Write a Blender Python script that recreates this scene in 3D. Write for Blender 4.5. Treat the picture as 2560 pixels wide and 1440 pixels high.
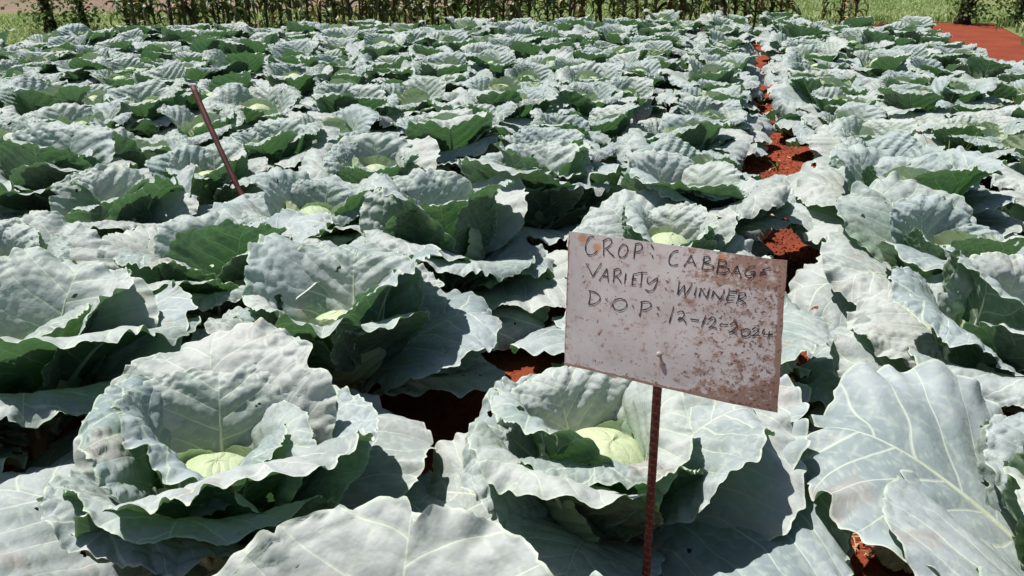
import bpy, math, random
import numpy as np
from mathutils import Vector, Matrix

for _o in list(bpy.data.objects):
    bpy.data.objects.remove(_o, do_unlink=True)
scene = bpy.context.scene
COL = scene.collection
R = math.radians

# ------------------------------------------------------------------ camera
cam_data = bpy.data.cameras.new('camera')
cam_data.sensor_width = 36.0
cam_data.lens = 27.72
cam_data.clip_start = 0.05
cam_data.clip_end = 1500
camera = bpy.data.objects.new('camera', cam_data)
camera.location = (0, 0, 1.4)
camera.rotation_euler = (R(67.0), 0, 0)
COL.objects.link(camera)
scene.camera = camera

# ------------------------------------------------------------------ sky and sun
SUN_AZ, SUN_EL = R(-58), R(65)          # azimuth from +Y (away from the camera), negative is left
world = bpy.data.worlds.new('World')
scene.world = world
world.use_nodes = True
wn = world.node_tree
wn.nodes.clear()
w_out = wn.nodes.new('ShaderNodeOutputWorld')
w_bg = wn.nodes.new('ShaderNodeBackground')
w_sky = wn.nodes.new('ShaderNodeTexSky')
w_sky.sky_type = 'NISHITA'
w_sky.sun_disc = False
w_sky.sun_elevation = SUN_EL
w_sky.sun_rotation = SUN_AZ
w_bg.inputs['Strength'].default_value = 0.05
wn.links.new(w_sky.outputs[0], w_bg.inputs['Color'])
wn.links.new(w_bg.outputs[0], w_out.inputs['Surface'])
sun_data = bpy.data.lights.new('sun', 'SUN')
sun_data.energy = 4.8
sun_data.angle = R(0.5)
sun_data.color = (1.0, 0.955, 0.90)
sun = bpy.data.objects.new('sun', sun_data)
sun_dir = Vector((math.sin(SUN_AZ) * math.cos(SUN_EL), math.cos(SUN_AZ) * math.cos(SUN_EL), math.sin(SUN_EL)))
sun.rotation_euler = sun_dir.to_track_quat('Z', 'Y').to_euler()
sun.location = (-6, 4, 12)
COL.objects.link(sun)
vs = scene.view_settings
vs.view_transform = 'Standard'
vs.look = 'None'
vs.exposure = 0.27
vs.gamma = 1.0
vs.use_curve_mapping = False
scene.cycles.max_bounces = 4
scene.cycles.diffuse_bounces = 2
scene.cycles.transmission_bounces = 2

# ------------------------------------------------------------------ helpers
def vnoise(x, y, seed=0):
    """smooth value noise in -1..1 on numpy arrays"""
    x = np.asarray(x, float); y = np.asarray(y, float)
    xi = np.floor(x).astype(np.int64); yi = np.floor(y).astype(np.int64)
    fx = x - xi; fy = y - yi
    fx = fx * fx * (3 - 2 * fx); fy = fy * fy * (3 - 2 * fy)
    def h(i, j):
        n = (i * 374761393 + j * 668265263 + seed * 974634777) & 0xffffffff
        n = ((n ^ (n >> 13)) * 1274126177) & 0xffffffff
        n = n ^ (n >> 16)
        return (n & 0xffff) / 32767.5 - 1.0
    a = h(xi, yi); b = h(xi + 1, yi); c = h(xi, yi + 1); d = h(xi + 1, yi + 1)
    return (a * (1 - fx) + b * fx) * (1 - fy) + (c * (1 - fx) + d * fx) * fy

def fbm(x, y, seed=0, o=3):
    s = 0; a = 1; t = 0
    for k in range(o):
        s = s + a * vnoise(x * 2 ** k, y * 2 ** k, seed + k * 17); t += a; a *= 0.5
    return s / t

def mesh_from(name, verts, faces, mats, smooth=True, mat_idx=None, uv=None, leafdata=None):
    me = bpy.data.meshes.new(name)
    me.from_pydata([tuple(v) for v in verts], [], [tuple(f) for f in faces])
    for m in mats: me.materials.append(m)
    if smooth: me.polygons.foreach_set('use_smooth', [True] * len(me.polygons))
    if mat_idx is not None: me.polygons.foreach_set('material_index', list(mat_idx))
    if uv is not None:
        lay = me.uv_layers.new(name='UVMap')
        li = np.empty(len(me.loops), np.int32); me.loops.foreach_get('vertex_index', li)
        lay.data.foreach_set('uv', np.asarray(uv, np.float32)[li].ravel())
    if leafdata is not None:
        ri = me.attributes.new('rim', 'FLOAT', 'POINT')
        ri.data.foreach_set('value', np.asarray(leafdata, np.float32)[:, 4].copy())
        leafdata = np.asarray(leafdata)[:, :4]
        at = me.attributes.new('leafdata', 'FLOAT_COLOR', 'POINT')
        at.data.foreach_set('color', np.asarray(leafdata, np.float32).ravel())
    me.update()
    return me

def link(name, data, parent=None, loc=None, rot=None, scale=None):
    o = bpy.data.objects.new(name, data)
    COL.objects.link(o)
    if parent is not None: o.parent = parent
    if loc is not None: o.location = loc
    if rot is not None: o.rotation_euler = rot
    if scale is not None: o.scale = scale
    return o

def tag(o, label=None, cat=None, group=None, kind=None):
    if label: o['label'] = label
    if cat: o['category'] = cat
    if group: o['group'] = group
    if kind: o['kind'] = kind
    return o

def tube(path, radii, seg=8, cap=True):
    path = [Vector(p) for p in path]
    V = []; Fc = []
    up = Vector((0, 0, 1))
    for i, p in enumerate(path):
        d = (path[min(i + 1, len(path) - 1)] - path[max(i - 1, 0)]).normalized()
        ref = Vector((1, 0, 0)) if abs(d.z) > 0.8 else up
        s = d.cross(ref).normalized(); t = s.cross(d)
        for k in range(seg):
            a = 2 * math.pi * k / seg
            V.append(p + (s * math.cos(a) + t * math.sin(a)) * radii[i])
    for i in range(len(path) - 1):
        for k in range(seg):
            k2 = (k + 1) % seg
            Fc.append((i * seg + k, i * seg + k2, (i + 1) * seg + k2, (i + 1) * seg + k))
    if cap:
        Fc.append(tuple(range(seg - 1, -1, -1)))
        Fc.append(tuple((len(path) - 1) * seg + k for k in range(seg)))
    return V, Fc

class NT:
    """tiny node-tree writer"""
    def __init__(self, name):
        self.m = bpy.data.materials.new(name); self.m.use_nodes = True
        self.t = self.m.node_tree; self.t.nodes.clear()
        self.out = self.n('ShaderNodeOutputMaterial')
    def n(self, kind, **kw):
        nd = self.t.nodes.new(kind)
        for k, v in kw.items(): setattr(nd, k, v)
        return nd
    def put(self, sock, v):
        if hasattr(v, 'is_output'): self.t.links.new(v, sock)
        elif v is not None: sock.default_value = v
    def math(self, op, a, b=None, c=None, clamp=False):
        nd = self.n('ShaderNodeMath', operation=op, use_clamp=clamp)
        self.put(nd.inputs[0], a)
        if b is not None: self.put(nd.inputs[1], b)
        if c is not None: self.put(nd.inputs[2], c)
        return nd.outputs[0]
    def mix(self, f, a, b):
        nd = self.n('ShaderNodeMix', data_type='RGBA')
        self.put(nd.inputs[0], f)
        self.put(nd.inputs[6], a if hasattr(a, 'is_output') else (*a, 1))
        self.put(nd.inputs[7], b if hasattr(b, 'is_output') else (*b, 1))
        return nd.outputs[2]
    def mul(self, a, b):
        nd = self.n('ShaderNodeMix', data_type='RGBA', blend_type='MULTIPLY')
        nd.inputs[0].default_value = 1.0
        self.put(nd.inputs[6], a if hasattr(a, 'is_output') else (*a, 1))
        self.put(nd.inputs[7], b if hasattr(b, 'is_output') else (*b, 1))
        return nd.outputs[2]
    def step(self, x, lo, hi, a=0.0, b=1.0):
        nd = self.n('ShaderNodeMapRange', interpolation_type='SMOOTHSTEP')
        self.put(nd.inputs[0], x)
        for i, v in zip((1, 2, 3, 4), (lo, hi, a, b)): self.put(nd.inputs[i], v)
        return nd.outputs[0]
    def noise(self, vec, scale, detail=3.0, rough=0.5, out=0):
        nd = self.n('ShaderNodeTexNoise')
        self.put(nd.inputs['Vector'], vec); self.put(nd.inputs['Scale'], scale)
        nd.inputs['Detail'].default_value = detail; nd.inputs['Roughness'].default_value = rough
        return nd.outputs[out]
    def bsdf(self, col, rough=0.6, spec=0.5, normal=None):
        b = self.n('ShaderNodeBsdfPrincipled')
        self.put(b.inputs['Base Color'], col if hasattr(col, 'is_output') else (*col, 1))
        self.put(b.inputs['Roughness'], rough)
        self.put(b.inputs['Specular IOR Level'], spec)
        if normal is not None: self.put(b.inputs['Normal'], normal)
        return b
    def bump(self, h, strength=0.5, dist=0.01, normal=None):
        b = self.n('ShaderNodeBump')
        b.inputs['Strength'].default_value = strength; b.inputs['Distance'].default_value = dist
        self.put(b.inputs['Height'], h)
        if normal is not None: self.put(b.inputs['Normal'], normal)
        return b.outputs[0]
    def done(self, shader):
        self.t.links.new(shader, self.out.inputs['Surface'])
        return self.m

# ------------------------------------------------------------------ materials
def leaf_material(name, waxA, waxB, under, trans, vein, rough=0.50, inner=None):
    """waxy two-sided leaf; the broad patches (bloom, waviness of the veins, fine net, blemishes) come with the mesh as the attribute 'leafdata'"""
    g = NT(name)
    tc = g.n('ShaderNodeTexCoord')
    uv = tc.outputs['UV']
    at = g.n('ShaderNodeAttribute', attribute_name='leafdata')
    sc = g.n('ShaderNodeSeparateColor'); g.put(sc.inputs[0], at.outputs['Color'])
    blo, wob, net = sc.outputs[0], g.math('SUBTRACT', sc.outputs[1], 0.5), sc.outputs[2]
    bl = at.outputs['Alpha']
    rnd = g.n('ShaderNodeObjectInfo').outputs['Random']
    sep = g.n('ShaderNodeSeparateXYZ'); g.put(sep.inputs[0], uv)
    x = g.math('SUBTRACT', sep.outputs[0], 0.5); ax = g.math('ABSOLUTE', x); y = sep.outputs[1]
    side = g.math('GREATER_THAN', x, 0.0)
    # lateral veins: contours of a slanted field, per side
    ph = g.math('MULTIPLY', g.math('SUBTRACT', y, g.math('MULTIPLY', ax, 0.62)), 7.0)
    ph = g.math('ADD', g.math('ADD', ph, g.math('MULTIPLY', side, 0.43)), g.math('MULTIPLY', wob, 0.9))
    fr = g.math('FRACT', ph)
    dl = g.math('DIVIDE', g.math('MINIMUM', fr, g.math('SUBTRACT', 1.0, fr)), 7.0)
    wl = g.step(ax, 0.0, 0.48, 0.0095, 0.0022)
    lat = g.math('SUBTRACT', 1.0, g.step(g.math('DIVIDE', dl, wl), 0.25, 1.0))
    wm = g.step(y, 0.0, 0.95, 0.026, 0.003)
    mid = g.math('SUBTRACT', 1.0, g.step(g.math('DIVIDE', ax, wm), 0.45, 1.0))
    veins = g.math('MAXIMUM', g.math('MAXIMUM', mid, g.math('MULTIPLY', lat, 0.85)), g.math('MULTIPLY', net, 0.38))
    rim = g.step(g.n('ShaderNodeAttribute', attribute_name='rim').outputs['Fac'], 0.972, 0.995)  # pale leaf margin, painted lighter also for light the curled edge catches
    veins = g.math('MAXIMUM', veins, g.math('MULTIPLY', rim, 0.9))
    top = g.mix(blo, waxB, waxA)
    if inner is not None:
        top = g.mix(g.step(g.math('ADD', y, g.math('MULTIPLY', wob, 0.5)), 0.10, 0.62, 1.0, 0.0), top, inner)
    tint = g.mix(rnd, (0.84, 0.90, 0.93), (1.09, 1.06, 1.0))
    top = g.mul(top, tint)
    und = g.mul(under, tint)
    top = g.mix(g.math('MULTIPLY', bl, 0.32), top, (0.36, 0.23, 0.17))
    back = g.n('ShaderNodeNewGeometry').outputs['Backfacing']
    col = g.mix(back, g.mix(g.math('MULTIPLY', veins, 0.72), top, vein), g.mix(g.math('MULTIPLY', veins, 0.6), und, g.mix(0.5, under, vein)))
    fine = g.noise(tc.outputs['Object'], 95.0, 1.5, 0.6)
    hgt = g.math('ADD', g.math('MULTIPLY', g.math('SQRT', g.math('MULTIPLY', dl, 7.0)), 0.8), g.math('MULTIPLY', fine, 0.42))
    nrm = g.bump(hgt, 0.62, 0.006)
    b = g.bsdf(col, g.math('ADD', rough, g.math('MULTIPLY', blo, 0.10)), 0.32, nrm)
    tr = g.n('ShaderNodeBsdfTranslucent'); g.put(tr.inputs['Color'], g.mix(g.math('MULTIPLY', veins, 0.6), trans, tuple(min(1, c * 1.8) for c in trans)))
    ad = g.n('ShaderNodeAddShader'); g.t.links.new(b.outputs[0], ad.inputs[0]); g.t.links.new(tr.outputs[0], ad.inputs[1])
    return g.done(ad.outputs[0])

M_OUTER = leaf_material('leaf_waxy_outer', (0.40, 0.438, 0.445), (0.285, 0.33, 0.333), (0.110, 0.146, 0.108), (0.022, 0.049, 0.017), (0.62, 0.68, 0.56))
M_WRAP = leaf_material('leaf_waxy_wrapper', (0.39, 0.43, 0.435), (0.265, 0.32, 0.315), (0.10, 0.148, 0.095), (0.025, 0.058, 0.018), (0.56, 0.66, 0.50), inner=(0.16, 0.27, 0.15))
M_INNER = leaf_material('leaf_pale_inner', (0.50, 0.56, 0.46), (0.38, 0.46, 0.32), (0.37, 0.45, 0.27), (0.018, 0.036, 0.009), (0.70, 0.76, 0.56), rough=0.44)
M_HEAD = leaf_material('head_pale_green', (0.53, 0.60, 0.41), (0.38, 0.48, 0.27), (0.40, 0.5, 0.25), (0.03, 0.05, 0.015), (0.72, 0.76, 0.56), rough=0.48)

def simple(name, a, b, scale, rough=0.7, bumpd=0.004, detail=4, coord='Object', spec=0.4, bstr=0.6):
    g = NT(name)
    c = g.n('ShaderNodeTexCoord').outputs[coord]
    n = g.noise(c, scale, detail, 0.6)
    col = g.mix(g.step(n, 0.3, 0.7), a, b)
    return g.done(g.bsdf(col, rough, spec, g.bump(n, bstr, bumpd)).outputs[0])

M_RIB = simple('leaf_rib', (0.50, 0.57, 0.40), (0.62, 0.68, 0.52), 30, 0.45)
M_STEM = simple('cabbage_stem', (0.16, 0.17, 0.09), (0.26, 0.25, 0.15), 30)
M_REBAR = simple('rusty_rebar', (0.26, 0.065, 0.04), (0.14, 0.04, 0.028), 60, 0.75, 0.001)
M_REBARRIB = simple('rusty_rebar_lit_ribs', (0.40, 0.15, 0.10), (0.28, 0.09, 0.06), 60, 0.6, 0.001)  # polished, lighter rust; its paleness also paints in light the ribs catch
M_STAKE = simple('dark_red_stake', (0.060, 0.016, 0.014), (0.115, 0.030, 0.024), 25, 0.6, 0.003)
M_NAIL = simple('nail_steel', (0.55, 0.53, 0.52), (0.4, 0.36, 0.34), 200, 0.35)
M_INK = simple('marker_ink', (0.022, 0.018, 0.018), (0.055, 0.045, 0.043), 120, 0.6)
M_STRAW = simple('dry_litter', (0.42, 0.21, 0.10), (0.62, 0.42, 0.24), 40, 0.8)
M_WEED = simple('weed_green', (0.16, 0.27, 0.05), (0.30, 0.36, 0.10), 20, 0.6)

def soil_material():
    g = NT('red_soil')
    p = g.n('ShaderNodeNewGeometry').outputs['Position']
    n1 = g.noise(p, 1.7, 5, 0.6); n2 = g.noise(p, 22, 6, 0.7); n3 = g.noise(p, 140, 4, 0.7)
    col = g.mix(g.step(n1, 0.3, 0.7), (0.31, 0.070, 0.034), (0.22, 0.052, 0.028))
    col = g.mix(g.step(n2, 0.52, 0.75), col, (0.38, 0.115, 0.06))
    col = g.mix(g.math('MULTIPLY', g.step(n2, 0.25, 0.42, 1.0, 0.0), 0.6), col, (0.19, 0.035, 0.018))
    vor = g.n('ShaderNodeTexVoronoi'); g.put(vor.inputs['Vector'], p); vor.inputs['Scale'].default_value = 60
    h = g.math('ADD', g.math('MULTIPLY', n2, 1.2), g.math('ADD', g.math('MULTIPLY', n3, 0.35), g.math('MULTIPLY', vor.outputs['Distance'], -0.4)))
    return g.done(g.bsdf(col, 0.95, 0.15, g.bump(h, 0.9, 0.02)).outputs[0])
M_SOIL = soil_material()

def ground_mat(name, a, b, c):
    g = NT(name)
    p = g.n('ShaderNodeNewGeometry').outputs['Position']
    n1 = g.noise(p, 0.5, 5, 0.65); n2 = g.noise(p, 6, 6, 0.7)
    col = g.mix(g.step(n1, 0.35, 0.65), a, b)
    col = g.mix(g.step(n2, 0.5, 0.72), col, c)
    return g.done(g.bsdf(col, 0.95, 0.1, g.bump(n2, 0.8, 0.05)).outputs[0])
M_GRASSGROUND = ground_mat('grassy_ground', (0.16, 0.20, 0.075), (0.22, 0.24, 0.10), (0.29, 0.29, 0.15))
M_BAREGROUND = ground_mat('bare_brown_ground', (0.22, 0.155, 0.115), (0.28, 0.205, 0.155), (0.17, 0.15, 0.09))

def blade_mat(name, a, b, trans):
    g = NT(name)
    gp = g.n('ShaderNodeNewGeometry').outputs['Random Per Island']
    b1 = g.bsdf(g.mix(gp, a, b), 0.6, 0.3)
    tr = g.n('ShaderNodeBsdfTranslucent'); tr.inputs['Color'].default_value = (*trans, 1)
    ad = g.n('ShaderNodeAddShader'); g.t.links.new(b1.outputs[0], ad.inputs[0]); g.t.links.new(tr.outputs[0], ad.inputs[1])
    return g.done(ad.outputs[0])
M_GRASS = blade_mat('grass_blades', (0.13, 0.21, 0.06), (0.36, 0.41, 0.20), (0.07, 0.11, 0.03))
M_LEAFTREE = blade_mat('tree_leaves', (0.05, 0.09, 0.03), (0.11, 0.16, 0.05), (0.05, 0.09, 0.015))

def maize_mat(name, a, b, trans):
    g = NT(name)
    oi = g.n('ShaderNodeObjectInfo').outputs['Random']
    c = g.n('ShaderNodeTexCoord').outputs['Object']
    mp = g.n('ShaderNodeMapping'); g.put(mp.inputs[0], c); mp.inputs['Scale'].default_value = (60, 4, 4)
    n = g.noise(mp.outputs[0], 2.0, 3)
    col = g.mix(g.math('MULTIPLY', g.math('ADD', n, oi), 0.5), a, b)
    b1 = g.bsdf(col, 0.45, 0.4, g.bump(n, 0.3, 0.004))
    tr = g.n('ShaderNodeBsdfTranslucent'); tr.inputs['Color'].default_value = (*trans, 1)
    ad = g.n('ShaderNodeAddShader'); g.t.links.new(b1.outputs[0], ad.inputs[0]); g.t.links.new(tr.outputs[0], ad.inputs[1])
    return g.done(ad.outputs[0])
M_MAIZE = maize_mat('maize_leaf_green', (0.045, 0.075, 0.022), (0.10, 0.13, 0.04), (0.03, 0.055, 0.01))
M_MAIZEDRY = maize_mat('maize_leaf_dry', (0.34, 0.24, 0.13), (0.46, 0.36, 0.22), (0.10, 0.07, 0.03))
M_STALK = maize_mat('maize_stalk', (0.055, 0.06, 0.025), (0.11, 0.10, 0.05), (0.0, 0.0, 0.0))
M_BARK = simple('dark_bark', (0.022, 0.018, 0.014), (0.05, 0.038, 0.030), 14, 0.9, 0.02)
M_POST = simple('red_brown_post', (0.24, 0.085, 0.06), (0.17, 0.06, 0.045), 12, 0.85, 0.01)

# ------------------------------------------------------------------ field frame: rows run at 14.9 degrees to the right of the view
GAM = R(14.9)
def field(a, b, z=0.0):
    return Vector((a * math.sin(GAM) + b * math.cos(GAM), a * math.cos(GAM) - b * math.sin(GAM), z))
def a_max(b):
    return float(np.interp(b, [-11, -9.7, -8.6, -3.4, 0.46, 1.9, 2.8, 3.4], [8.2, 9.5, 11.4, 13.5, 15.9, 15.3, 14.2, 12.5]))

# ------------------------------------------------------------------ ground: one sheet, fine beside the furrow, coarse out to the horizon
def ground_height(a, b):
    fur = np.exp(-((b - 0.40 - 0.03 * np.sin(a * 1.7)) / 0.22) ** 2)
    h = 0.028 * fbm(a * 0.9, b * 1.3, 3) - 0.045 * fur
    h = h + 0.014 * fbm(a * 6, b * 6, 8, 3) + 0.005 * np.maximum(0, vnoise(a * 15, b * 15, 5)) * (0.4 + fur)
    fade = np.clip(1 - (np.hypot(a - 6, b) - 14) / 6, 0, 1) * np.clip((11.5 - a + .22 * np.minimum(b, 0)) / 1.5, 0, 1)
    return h * fade
def axis(lo, hi, fine_lo, fine_hi, fine, n_out):
    core = np.arange(fine_lo, fine_hi, fine)
    k = np.linspace(0, 1, n_out)[1:]
    left = fine_lo - (fine_lo - lo) * k[::-1] ** 3.5
    right = core[-1] + (hi - core[-1]) * k ** 3.5
    return np.concatenate([left, core, right])
ga = axis(-400, 700, 0.4, 9.0, 0.028, 46)
gb = axis(-500, 500, -0.2, 1.05, 0.026, 60)
GA, GB = np.meshgrid(ga, gb, indexing='ij')
GH = ground_height(GA, GB)
gx = GA * math.sin(GAM) + GB * math.cos(GAM); gy = GA * math.cos(GAM) - GB * math.sin(GAM)
na, nb = len(ga), len(gb)
gi = np.arange(na * nb).reshape(na, nb)
gf = np.stack([gi[:-1, :-1], gi[:-1, 1:], gi[1:, 1:], gi[1:, :-1]], -1).reshape(-1, 4)[:, ::-1]
ground = link('ground', mesh_from('ground', np.stack([gx, gy, GH], -1).reshape(-1, 3), gf, [M_SOIL]))
tag(ground, 'rough red laterite soil of the cabbage field', kind='structure')

def sheet(name, pts, mat, label, z):
    me = mesh_from(name, [(x, y, z) for x, y in pts], [tuple(range(len(pts)))], [mat], smooth=False)
    o = link(name, me); tag(o, label, kind='structure'); return o
sheet('grass_field', [(-40, 12.0), (-9.5, 12.2), (-7.6, 13.6), (-4, 15.6), (0, 16.2), (4.5, 17.0), (7.2, 17.6), (9.4, 18.2), (10.4, 17.9), (9.2, 14.9), (10.2, 13.0), (40, 12), (90, 90), (20, 90), (2.5, 27.0), (-3, 23.3), (-8, 21.5), (-30, 20.5), (-60, 21)],
      M_GRASSGROUND, 'pale grassy strip behind the cabbage field', 0.008)
sheet('bare_field', [(-60, 20.0), (-30, 19.9), (-8, 20.9), (-3, 22.8), (3, 26.8), (22, 90), (20, 400), (-300, 400), (-300, 60)],
      M_BAREGROUND, 'bare pinkish brown ground beyond the grass', 0.004)
# ------------------------------------------------------------------ cabbage leaves
def cinterp(x, xs, ys):
    """smooth (monotone-ish) interpolation through control points"""
    xs = np.asarray(xs, float); ys = np.asarray(ys, float)
    m = np.gradient(ys, xs)
    i = np.clip(np.searchsorted(xs, x) - 1, 0, len(xs) - 2)
    h = xs[i + 1] - xs[i]; t = np.clip((x - xs[i]) / h, 0, 1)
    return ((2 * t ** 3 - 3 * t ** 2 + 1) * ys[i] + (t ** 3 - 2 * t ** 2 + t) * h * m[i]
            + (-2 * t ** 3 + 3 * t ** 2) * ys[i + 1] + (t ** 3 - t ** 2) * h * m[i + 1])

def leaf_mesh(name, seed, L, W, beta, kappa, ruffle=0.03, blister=0.006, crinkle=0.004, flare=0.0, tears=1, n=80, mat=None, rib=0.011, twist=0.0, pucker=0.0032, holes=3):
    """L length, W width / length, beta = elevation of the midrib at 0, 1/3, 2/3, 1 of its length, kappa = cross curvature at base and tip"""
    rs = np.random.RandomState(seed)
    g = np.linspace(-1, 1, n)
    S, T = np.meshgrid(g, g, indexing='ij')
    dx = S * np.sqrt(1 - T * T / 2); dy = T * np.sqrt(1 - S * S / 2)
    r = np.hypot(dx, dy); phi = np.arctan2(dx, dy); ap = np.abs(phi)
    Rad = cinterp(ap, [0, .6, 1.2, 1.8, 2.3, 2.7, 2.95, math.pi], [.47, .49 + .02 * rs.rand(), .50, .49, .43, .35, .39, .52])
    wf = 1 + (W - 1) * np.sin(ap) ** 2
    lob = 1 + .030 * vnoise(phi * 2.3 + 20, 0 * phi + seed * .7, seed) + .022 * vnoise(phi * 8 + 50, 0 * phi, seed + 5) + .016 * vnoise(phi * 19 + 50, 0 * phi, seed + 6)
    for _ in range(rs.randint(0, tears + 1)):
        p0 = rs.uniform(-1.9, 1.9); lob -= rs.uniform(.07, .17) * np.exp(-((phi - p0) / rs.uniform(.035, .09)) ** 2)
    for _ in range(7):      # small nicks
        p0 = rs.uniform(-2.2, 2.2); lob -= rs.uniform(.015, .05) * np.exp(-((phi - p0) / rs.uniform(.015, .04)) ** 2)
    lobe = 1 + (lob - 1) * np.clip(r, 0, 1) ** 2.5
    x = L * Rad * wf * r * np.sin(phi) * lobe
    y = L * (.52 + Rad * r * np.cos(phi) * lobe)
    # chewed holes: grid points near the rim of a hole are drawn onto it, the faces inside are left out
    gone = np.zeros((n, n), bool); step_ = L / n
    for _ in range(rs.randint(0, holes + 1)):
        hr = L * rs.choice([.010, .014, .02, .034]); ha = rs.uniform(-2.2, 2.2); hd = L * rs.uniform(.18, .40)
        hx, hy = hd * math.sin(ha), L * .52 + hd * math.cos(ha)
        vx, vy = x - hx, y - hy; dd = np.hypot(vx, vy) + 1e-9; th = np.arctan2(vy, vx)
        hrad = hr * (1 + .35 * np.sin(2 * th + ha) + .2 * np.sin(5 * th + 2))
        near = np.abs(dd - hrad) < .75 * step_
        x = np.where(near, hx + vx / dd * hrad, x); y = np.where(near, hy + vy / dd * hrad, y)
        gone |= np.hypot(x - hx, y - hy) <= hrad * 1.001 + 1e-6
    yl = np.clip(y / L, 0, 1.05); xl = x / L
    # heights along the normal
    edge = np.clip(r, 0, 1)
    m1, m2 = rs.uniform(6.0, 9.5), rs.uniform(17, 27)
    topw = np.clip(1.25 - ap / math.pi * 1.1, .15, 1)
    amp = .55 + .6 * (vnoise(phi * 1.6 + 9, 0 * phi, seed + 9) + 1) / 2
    ruf = ruffle * L * amp * topw * (.62 * edge ** 3.2 * np.sin(m1 * phi + rs.rand() * 6 + 1.6 * vnoise(phi * 2 + 4, 0 * phi, seed + 2))
                                     + .30 * edge ** 7 * np.sin(m2 * phi + rs.rand() * 6 + 3.0 * vnoise(phi * 3 + 4, 0 * phi, seed + 3)))
    psi = (yl - .62 * np.abs(xl)) * 7 + (x > 0) * .43
    blis = blister * (np.sin(math.pi * psi) ** 2 - .5) * np.clip(np.abs(xl) * 9, 0, 1) * (.65 + .6 * vnoise(xl * 5 + 3, yl * 5, seed + 12))
    cr = crinkle * (fbm(xl * 11 + 7, yl * 11 + seed, seed + 20, 3)) * (.35 + edge ** 2) + .013 * L * fbm(xl * 2.6 + 3, yl * 2.6, seed + 30, 2)
    groove = -.008 * np.exp(-(x / .016) ** 2) * (1 - yl)
    fl = -flare * L * np.clip(edge - .62, 0, 1) ** 1.6 * topw
    nn = ruf + blis + cr + groove + fl
    # puckered cells between the fine veins
    cell = 1 / 15.0
    gx_, gy_ = np.meshgrid(np.arange(-11, 12), np.arange(-1, 18))
    cp = np.stack([(gx_ + rs.uniform(-.42, .42, gx_.shape)) * cell, (gy_ + rs.uniform(-.42, .42, gx_.shape)) * cell], -1).reshape(-1, 2)
    wx = xl + .02 * vnoise(xl * 9, yl * 9, seed + 41); wy = yl + .02 * vnoise(xl * 9 + 30, yl * 9, seed + 42)
    dd = np.hypot(wx.reshape(-1, 1) - cp[:, 0], wy.reshape(-1, 1) - cp[:, 1])
    dd.partition(1, axis=1)
    f21 = ((dd[:, 1] - dd[:, 0]) / cell).reshape(n, n)
    nn = nn + pucker * (np.clip(f21 / .5, 0, 1) ** .7 - .5) * (.25 + .9 * edge ** 1.5) * (.6 + .6 * vnoise(xl * 3 + 5, yl * 3, seed + 44))
    sst = lambda v, lo, hi: (lambda q: q * q * (3 - 2 * q))(np.clip((v - lo) / (hi - lo), 0, 1))
    bloom = sst(fbm(xl * 3.2 + 40, yl * 3.2, seed + 50, 4) + .25 * (edge - .5), -.32, .36)
    wobv = .5 + .5 * fbm(xl * 3.5 + 9, yl * 3.5, seed + 51, 2)
    netv = 1 - sst(f21, 0, .16)
    blem = sst(fbm(xl * 5 + 70, yl * 5, seed + 52, 4), .42, .60) * (.3 + .7 * edge)
    # lateral cup
    kap = np.interp(yl, [0, .5, 1], [kappa[0], (kappa[0] + kappa[1]) / 2, kappa[1]]) + 1e-4
    asym = 1 + .25 * rs.uniform(-1, 1) * np.sign(x)
    ka = kap * asym
    xc = np.sin(np.clip(ka * x, -2.6, 2.6)) / ka
    nn = nn + (1 - np.cos(np.clip(ka * x, -2.6, 2.6))) / ka
    # midrib in its plane
    ys = np.linspace(0, 1.06 * L, 90)
    bt = np.radians(cinterp(np.clip(ys / L, 0, 1), [0, .33, .67, 1.0], beta))
    po = np.concatenate([[0], np.cumsum(np.cos(bt[:-1]) * np.diff(ys))]); pz = np.concatenate([[0], np.cumsum(np.sin(bt[:-1]) * np.diff(ys))])
    yc = np.clip(y, 0, ys[-1])
    B = np.interp(yc, ys, bt); O = np.interp(yc, ys, po); Z = np.interp(yc, ys, pz)
    if twist:
        tw = twist * yl ** 1.5
        xc, nn = xc * np.cos(tw) - nn * np.sin(tw), xc * np.sin(tw) + nn * np.cos(tw)
    V = np.stack([xc, O - np.sin(B) * nn, Z + np.cos(B) * nn], -1).reshape(-1, 3)
    uv = np.stack([xl + .5, yl], -1).reshape(-1, 2)
    idx = np.arange(n * n).reshape(n, n)
    Fq = np.stack([idx[:-1, :-1], idx[1:, :-1], idx[1:, 1:], idx[:-1, 1:]], -1).reshape(-1, 4)
    Fq = Fq[~gone.ravel()[Fq].all(1)]
    verts = [V]; faces = [tuple(f) for f in Fq]; mi = [0] * len(faces); uvs = [uv]
    # the rib: a tapered half-round bar along the underside, just breaking through the upper face
    st = 15; seg = 6; base = n * n
    yy = np.linspace(.02, .70, st) * L
    n0 = np.interp(yy, y[n // 2][np.argsort(y[n // 2])], nn[n // 2][np.argsort(y[n // 2])])
    rv = []
    for i in range(st):
        b = np.interp(yy[i], ys, bt); o = np.interp(yy[i], ys, po); z = np.interp(yy[i], ys, pz)
        rr = rib * (1 - .86 * i / (st - 1)) * (.55 + .45 * min(1, i / 3))
        for k in range(seg):
            a = 2 * math.pi * k / seg
            cx = math.cos(a) * rr; cn = math.sin(a) * rr * .9 - rr * .45 + n0[i]
            rv.append((cx, o - math.sin(b) * cn, z + math.cos(b) * cn))
    for i in range(st - 1):
        for k in range(seg):
            k2 = (k + 1) % seg
            faces.append((base + i * seg + k, base + (i + 1) * seg + k, base + (i + 1) * seg + k2, base + i * seg + k2)); mi.append(1)
    verts.append(np.array(rv)); uvs.append(np.tile([[.5, .5]], (len(rv), 1)))
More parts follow.
